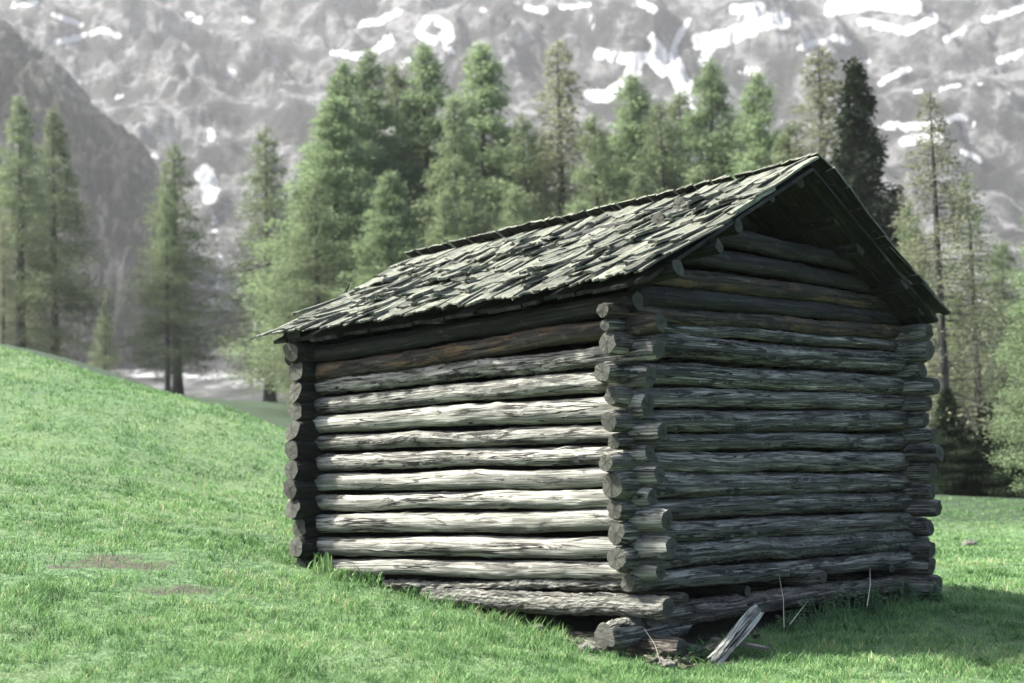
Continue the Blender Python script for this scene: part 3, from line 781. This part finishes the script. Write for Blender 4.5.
nearw = np.exp(-(np.maximum(np.maximum(-u, u - 4.05), np.maximum(-v, v - 3.4)).clip(0) / .35) ** 2) * np.where(np.hypot(u - .1, v + .35) < .9, .3, 1)
h *= 1 + 1.1 * nearw
crest = np.clip((d - 24) / 5, 0, 1) * (x < -1)
h *= 1 + .7 * crest
tuft = np.clip(perlin(x * 1.9, y * 1.9, 12) * 2 - .75, 0, 1) * (perlin(x * 9, y * 9, 3) > -.1)
h *= 1 + 1.0 * tuft
w = .0042 * np.clip(d / 9.5, 1, 3) * g.uniform(.7, 1.4, N)
tint = np.clip(.52 - .30 * tuft + .3 * perlin(x * .7, y * .7, 8) + .34 * perlin(x * 2.6, y * 2.6, 3) + .38 * perlin(x * 8, y * 8, 4) + g.normal(0, .22, N), 0, 1)
grass = blades(N, (x, y), h, w, .75, 'grass', M['blade'], tint)
# (same object) scattered taller tufts
tag(grass, 'short green grass covering the meadow', kind='stuff')

# weeds and tall tufts against the walls
def weed(px_, py_, Y, size, seed, label, narrow=False):
    g = np.random.default_rng(seed); q = P(px_, py_, Y); z0 = gz(q)
    V, F, T = [], [], []
    for s_ in range(26 if narrow else 16):
        a = g.uniform(0, 6.28); r = g.uniform(0, size * .5); bx, by = math.cos(a) * r, math.sin(a) * r
        hh = size * g.uniform(.5, 1.0); lx, ly = g.uniform(-.3, .3, 2) * hh
        if narrow:
            k = len(V); wd = .012; aa = g.uniform(0, 6.28); dx, dy = math.cos(aa) * wd, math.sin(aa) * wd
            for f in (0, .35, .7, 1):
                c = np.array([bx + lx * f * f * 1.6, by + ly * f * f * 1.6, hh * (f - .25 * f ** 3)])
                e = (1 - f) ** .5
                V += [c - [dx * e, dy * e, 0], c + [dx * e, dy * e, 0]]
            for i in range(3): F.append((k+2*i, k+2*i+1, k+2*i+3, k+2*i+2))
            T += [g.uniform(.3, 1)] * 8
        else:
            kk = len(V); cc = np.array([0, 0, -.02])
            V += [cc, cc + [.008, 0, 0], np.array([bx, by, .01]), np.array([bx + .006, by, .01]), np.array([bx + lx, by + ly, hh]), np.array([bx + lx + .004, by + ly, hh])]
            F += [(kk, kk+1, kk+3, kk+2), (kk+2, kk+3, kk+5, kk+4)]; T += [.2] * 6
            for li in range(9):
                f = (li + 1) / 9; c = np.array([bx + lx * f, by + ly * f, hh * f]); aa = g.uniform(0, 6.28)
                L = g.uniform(.05, .09) * (1.1 - .5 * f); dx = np.array([math.cos(aa), math.sin(aa), g.uniform(-.3, .4)]); sd = np.array([-math.sin(aa), math.cos(aa), 0]) * L * .28
                k = len(V); V += [c, c + dx * L * .5 - sd, c + dx * L, c + dx * L * .5 + sd]; F.append((k, k+1, k+2, k+3)); T += [g.uniform(0, .9)] * 4
    o = link('weed_clump', mesh_np('weed_clump', np.array(V), np.array(F), M['weed'] if not narrow else M['blade'], smooth=False, attrs={'tint': np.array(T)}))
    o.location = (q[0], q[1], z0); tag(o, label, 'weed', 'weeds at the foot of the hut'); return o
weed(322, 563, 13.45, .26, 1, 'tall grass tuft at the left back corner of the hut', True)
weed(345, 575, 13.2, .16, 2, 'low grass tuft under the left end of the sunlit wall', True)
for i, (a_, b_, Y, s, lb) in enumerate([(905,592,14.0,.26,'leafy weed clump at the right corner of the hut'),(872,600,13.6,.28,'tall leafy weed clump just left of the right corner'),(845,606,13.3,.30,'broad weed clump in front of the gable wall, middle of the weed row'),
    (818,614,12.9,.24,'weed clump below the right end of the low sill log'),(790,622,12.6,.18,'small weed clump below the projecting floor beam'),(935,596,14.3,.2,'low weed clump just beyond the right hut corner'),(700,652,11.3,.12,'little weed clump by the foot of the leaning plank')]):
    weed(a_, b_, Y, s, 10 + i, lb)
def stalk(p0, p1, r, label):
    a = Vector(p0); b = Vector(p1); mid = (a + b) / 2 + Vector((.015, 0, .02)); V, F = [], []
    for k, (c, rr) in enumerate(((a, r), (mid, r * .8), (b, r * .3))):
        for j in range(5): V.append(c + Vector((math.cos(j * 1.2566) * rr, math.sin(j * 1.2566) * rr, 0)))
    for k in range(2):
        for j in range(5): F.append((k*5+j, k*5+(j+1)%5, k*5+5+(j+1)%5, k*5+5+j))
    tag(link('dry_stalk', mesh_np('dry_stalk', np.array([v[:] for v in V]), np.array(F), M['stalk'])), label, 'stalk', 'dry stalks by the gable wall')
stalk(P(867, 606, 13.3), P(870, 568, 13.35), .005, 'upright pale dry stalk near the right corner')
stalk(P(790, 624, 12.4), P(808, 601, 12.4), .005, 'slanting pale dry stalk left of the weeds')
stalk(P(662, 668, 10.95), P(644, 628, 11.0), .003, 'thin bent dry stalk in front of the lowest corner log')
stalk(P(784, 628, 12.3), P(779, 575, 12.5), .003, 'thin dark dry stem below the floor beam')

# ---------------------------------------------------------------- trees
def tube(V, F, pts, radii, k=6):
    b = len(V)
    for i, (c, r) in enumerate(zip(pts, radii)):
        c = np.asarray(c, float); d = np.asarray(pts[min(i+1, len(pts)-1)], float) - np.asarray(pts[max(i-1, 0)], float); d /= np.linalg.norm(d) + 1e-9
        s = np.cross(d, [0.03, .1, 1.0] if abs(d[2]) < .9 else [1.0, 0, 0]); s /= np.linalg.norm(s); u_ = np.cross(s, d)
        for j in range(k):
            a = 2 * math.pi * j / k; V.append(c + r * (math.cos(a) * s + math.sin(a) * u_))
    for i in range(len(pts) - 1):
        for j in range(k): F.append((b+i*k+j, b+i*k+(j+1)%k, b+(i+1)*k+(j+1)%k, b+(i+1)*k+j))

def conifer(seed, H, rbase, start, mat, nb, density, droop, leaf, bare=0.0, topw=.6, trunk_r=.017):
    g = np.random.default_rng(seed)
    TV, TF = [], []
    bend = g.uniform(-.25, .25, 2)
    def axis_pt(f): return np.array([bend[0] * math.sin(f * 3) * H * .03, bend[1] * math.sin(f * 2.2) * H * .03, H * f])
    fs = np.linspace(0, 1, 14)
    tube(TV, TF, [axis_pt(f) - np.array([0, 0, .4 if f == 0 else 0]) for f in fs], [max(.012, H * trunk_r * (1 - f) ** .85 * (1 + .5 * math.exp(-f * 40))) for f in fs], 8)
    C0, C1, TT, HF, LL, WW = [], [], [], [], [], []
    for b in range(nb):
        f = start + (1 - start) * (b / nb) ** .92
        prof = (1 - (f - start) / (1 - start))
        lowf = np.clip((f - start) / .12, .45, 1)
        Lb = rbase * (.3 * prof ** topw + .7 * prof ** 1.05) * 1.15 * lowf * g.uniform(.55, 1.15) + .12
        a = g.uniform(0, 6.283); out = np.array([math.cos(a), math.sin(a), 0]); p0 = axis_pt(f)
        pts = []; kk = 6; sl = g.uniform(-.12, .18) + .5 * max(0, f - .75) * 3
        for i in range(kk):
            q = i / (kk - 1)
            pts.append(p0 + out * Lb * q + np.array([0, 0, Lb * (sl * q - droop * q * q + droop * .8 * q ** 3)]) + g.normal(0, .02, 3) * Lb * q)
        br = .011 + .006 * Lb
        tube(TV, TF, pts, [br * (1 - .8 * i / (kk - 1)) for i in range(kk)], 3)
        dead = g.random() < bare * (1.4 - f * 1.2)
        nt_ = int(density * Lb * (0.16 if dead else 1) * (1 if f > .3 else .75)) + 6
        pts = np.array(pts)
        q = g.uniform(.12, 1, nt_) ** .85; idx = q * (kk - 1); i0 = np.clip(idx.astype(int), 0, kk - 2); fr = (idx - i0)[:, None]
        c = pts[i0] * (1 - fr) + pts[i0 + 1] * fr
        sd = np.array([-out[1], out[0], 0])
        wd = Lb * .30 * (1 - .55 * q) + .05
        off = g.normal(0, .75, nt_) * wd
        c = c + sd * off[:, None] + out * (np.abs(off) * .5)[:, None]
        c[:, 2] -= np.abs(g.normal(0, .16, nt_)) * (.5 + Lb * .3) * (1 + droop)
        c += g.normal(0, .09, (nt_, 3))
        dr = g.normal(0, 1, (nt_, 3)); dr[:, 2] = dr[:, 2] * .6 - .35; dr += out * .7; dr /= np.linalg.norm(dr, axis=1)[:, None]
        ll = leaf * g.uniform(.5, 1.35, nt_)
        clump = .5 + .5 * math.sin(b * 2.4 + f * 20)
        C0.append(c); C1.append(c + dr * ll[:, None]); WW.append(ll * .17); TT.append(np.clip(g.normal(.35 + .4 * clump, .2, nt_), 0, 1)); HF.append(np.full(nt_, f))
    C0 = np.concatenate(C0); C1 = np.concatenate(C1); W_ = np.concatenate(WW); TT = np.concatenate(TT); HF = np.concatenate(HF)
    ax = C1 - C0; rnd = g.normal(0, 1, ax.shape); sd = np.cross(ax, rnd); sd /= np.linalg.norm(sd, axis=1)[:, None] + 1e-9
    mid = (C0 + C1) / 2
    V = np.stack([C0, mid + sd * W_[:, None], C1, mid - sd * W_[:, None]], 1).reshape(-1, 3); b = np.arange(len(C0)) * 4
    F = np.stack([b, b+1, b+2, b+3], 1)
    crown = mesh_np('crown', V, F, mat, smooth=False, attrs={'tint': np.repeat(TT, 4), 'hfrac': np.repeat(HF, 4)})
    trunk = mesh_np('trunk', np.array(TV), np.array(TF), M['tbark'])
    return trunk, crown
PROTO = {
 'larch_a': conifer(1, 15, 3.6, .10, M['larch'], 250, 92, .34, .16, .4, .72),
 'larch_b': conifer(2, 15, 3.0, .08, M['larch'], 260, 96, .30, .16, .3, .75),
 'fresh_a': conifer(3, 15, 3.7, .06, M['larch_fresh'], 320, 120, .25, .165, .02, .7),
 'fresh_b': conifer(4, 15, 3.3, .08, M['larch_fresh'], 300, 120, .22, .165, .08, .66),
 'pale': conifer(5, 15, 2.9, .12, M['larch_pale'], 220, 52, .3, .19, .35, .7),
 'thin': conifer(6, 15, 3.6, .10, M['larch_pale'], 200, 42, .38, .19, .45, .8),
 'bare': conifer(7, 15, 4.0, .08, M['larch'], 200, 46, .48, .19, .5, .85),
 'spruce': conifer(8, 15, 3.6, .04, M['spruce'], 260, 130, .45, .26, .0, .9),
}
first = {k: True for k in PROTO}
def tree(kind, px_, top, Y, base=None, wide=1.0, label='', name='larch_tree', cat='larch', group='larches behind the hut'):
    q = P(px_, 400, Y); z = gz(q) if base is None else P(px_, base, Y)[2]
    tz = P(px_, top, Y)[2]; H = tz - z; s = H / 15
    e = empty(name, (q[0], q[1], z - .05), label, cat, group)
    e.scale = (s * wide, s * wide, s); e.rotation_euler = (0, 0, random.uniform(0, 6.28))
    tm, cm = PROTO[kind]
    link('trunk', tm, e); link('crown', cm, e)
L = 'larches behind the hut'
# left group
tree('larch_b', 20, 95, 84, wide=1.2, label='slender larch at the left edge of the photo with a dark straight trunk')
tree('larch_b', 55, 108, 88, wide=1.2, label='second larch from the left, light pointed top')
tree('pale', 3, 220, 80, wide=.8, label='low sparse larch cut by the left edge')
tree('larch_a', 178, 143, 86, wide=1.2, label='broad larch on the saddle left of the snow gully, taller of two close trunks')
tree('larch_a', 168, 190, 84, wide=.8, label='shorter larch with its trunk close beside the broad one on the saddle')
tree('larch_a', 270, 126, 86, wide=1.15, label='lone larch just above the left end of the roof')
tree('larch_b', 105, 300, 95, 385, wide=1.2, label='young low larch left of the broad saddle larch')
# middle group
for a_ in [('fresh_a',340,95,66,1.05,'big bright green larch at the left of the middle stand'),('fresh_b',352,62,72,.85,'tall bright larch top just right of the broad bright one'),
 ('fresh_b',377,50,74,.8,'tall green larch, third top of the middle stand'),('larch_b',402,62,76,.9,'slightly browner larch between two bright green ones'),
 ('fresh_b',430,42,76,.85,'tallest green larch of the middle stand, over the left half of the roof'),('larch_b',462,95,70,.85,'darker larch over the far end of the ridge'),
 ('fresh_b',488,42,75,.95,'tall conical green larch above the ridge'),('larch_a',530,112,72,.75,'small larch between the tall conical one and the pale brownish one'),
 ('pale',570,38,74,.85,'pale brownish thin larch rising above the middle of the roof'),('larch_a',602,112,70,.8,'low dim larch right of the pale brownish one'),
 ('fresh_b',640,72,72,.85,'wide round topped green larch above the roof'),('larch_a',668,100,70,.8,'dim larch just right of the round topped one'),
 ('larch_b',690,88,76,.8,'narrow larch left of the bright pair above the gable'),('fresh_a',722,58,72,.72,'bright green larch with two tops above the upper ridge'),
 ('fresh_b',772,72,70,.8,'green larch above the ridge end, right of the bright one'),('larch_b',800,120,66,.8,'low larch directly behind the gable peak'),
 ('pale',836,45,66,.95,'tall pale larch with brownish twigs beside the dark spruce')]:
    tree(a_[0], a_[1], a_[2], a_[3], wide=a_[4] * 1.4, label=a_[5])
for i, (x_, t_, Y) in enumerate([(320,180,62),(395,170,60),(450,190,62),(520,185,64),(585,200,62),(650,170,60),(705,165,62),(755,160,60)]):
    tree(['larch_a','fresh_a','larch_b'][i % 3], x_, t_, Y, wide=1.4, label=['low green larch at the left foot of the middle stand','low bright larch filling the gap below the third top','low larch below the tallest green one','low larch under the conical green one',
      'low larch under the pale brownish one','low larch under the round topped one','low larch under the bright pair','low larch just left of the gable peak'][i], group=L)
# right group
tree('spruce', 868, 55, 52, wide=.82, label='dark spruce rising right behind the gable', name='spruce_tree', cat='spruce', group='dark spruces')
tree('spruce', 905, 250, 48, wide=1.0, label='low dark spruce behind the right eave', name='spruce_tree', cat='spruce', group='dark spruces')
tree('thin', 944, 88, 36, wide=1.0, label='sparse larch with a long straight trunk right of the hut', group='larches right of the hut')
tree('bare', 978, 170, 38, wide=1.0, label='crooked half bare larch with drooping boughs at the field edge', group='larches right of the hut')
tree('fresh_b', 1050, 170, 30, wide=.8, label='bright green larch cut by the right edge', group='larches right of the hut')
tree('larch_a', 918, 200, 44, wide=.9, label='dim larch between the dark spruce and the long trunk', group='larches right of the hut')
tree('bare', 1004, 300, 42, wide=1.3, label='low shrubby larch behind the crooked one', group='larches right of the hut')
tree('larch_b', 1100, 90, 50, wide=1.0, label='larch outside to the right of the bright one', group='larches right of the hut')
tree('spruce', 960, 400, 41, wide=1.8, label='low dark spruce thicket at the foot of the long trunk', name='spruce_tree', cat='spruce', group='dark spruces')

for i, (k, x_, t_, Y, wd, lb) in enumerate([('larch_a', 930, 330, 40, 1.5, 'low bushy larch directly behind the right corner stack'), ('bare', 1030, 330, 36, 1.5, 'low bushy larch with hanging boughs at the right edge'),
        ('larch_b', 960, 290, 46, 1.3, 'dim young larch between the long trunk and the crooked one'), ('larch_a', 1000, 380, 37, 1.7, 'smallest bushy larch at the edge of the sunny field')]):
    tree(k, x_, t_, Y, base=500 if Y < 41 else None, wide=wd, label=lb, group='larches right of the hut')
for (x_, t_, Y, wd, lb) in [(948, 385, 34.5, 1.5, 'low dark spruce bush nearest the right corner stack'), (985, 400, 35.5, 1.8, 'low dark spruce bush between the long trunk and the crooked one'), (1018, 395, 34, 1.8, 'low dark spruce bush at the right edge of the sunny field')]:
    tree('spruce', x_, t_, Y, base=503, wide=wd, label=lb, name='spruce_tree', cat='spruce', group='dark spruces')
for i, (x_, t_, Y) in enumerate([(318, 150, 95), (418, 118, 96), (510, 128, 98), (550, 140, 94), (615, 135, 97), (655, 128, 95), (745, 118, 96), (790, 140, 92), (905, 190, 80), (1010, 240, 85)]):
    tree(['larch_b', 'larch_a', 'pale'][i % 3], x_, t_, Y, wide=1.7, label=['farther larch at the left fringe of the middle stand', 'farther larch filling in behind the tallest green one', 'farther larch right of the conical green one', 'farther larch left of the pale brownish one',
      'farther larch left of the round topped one', 'farther larch right of the round topped one', 'farther larch between the two bright ones above the ridge', 'farther larch left of the gable peak', 'farther larch right of the dark spruce', 'farther larch behind the right edge trees'][i], group='farther larches behind the stand')

# ---------------------------------------------------------------- haze: real air in one closed box
hz = bpy.data.materials.new('haze_air'); hz.use_nodes = True
ht = hz.node_tree; ht.nodes.remove(ht.nodes['Principled BSDF'])
pv = ht.nodes.new('ShaderNodeVolumePrincipled'); pv.inputs['Density'].default_value = .00015
pv.inputs['Color'].default_value = (.95, .96, .95, 1); pv.inputs['Anisotropy'].default_value = .2
ht.links.new(pv.outputs[0], ht.nodes['Material Output'].inputs['Volume'])
x0, x1, y0, y1, z0, z1 = -1050, 1050, -80, 1720, -45, 1000
V = np.array([(x, y, z) for z in (z0, z1) for y in (y0, y1) for x in (x0, x1)], float)
F = np.array([(0,2,3,1),(4,5,7,6),(0,1,5,4),(2,6,7,3),(0,4,6,2),(1,3,7,5)])
haze = link('haze', mesh_np('haze', V, F, hz, smooth=False)); tag(haze, 'pale mountain haze', kind='stuff')
SC.cycles.volume_bounces = 1
SC.cycles.max_bounces = 6
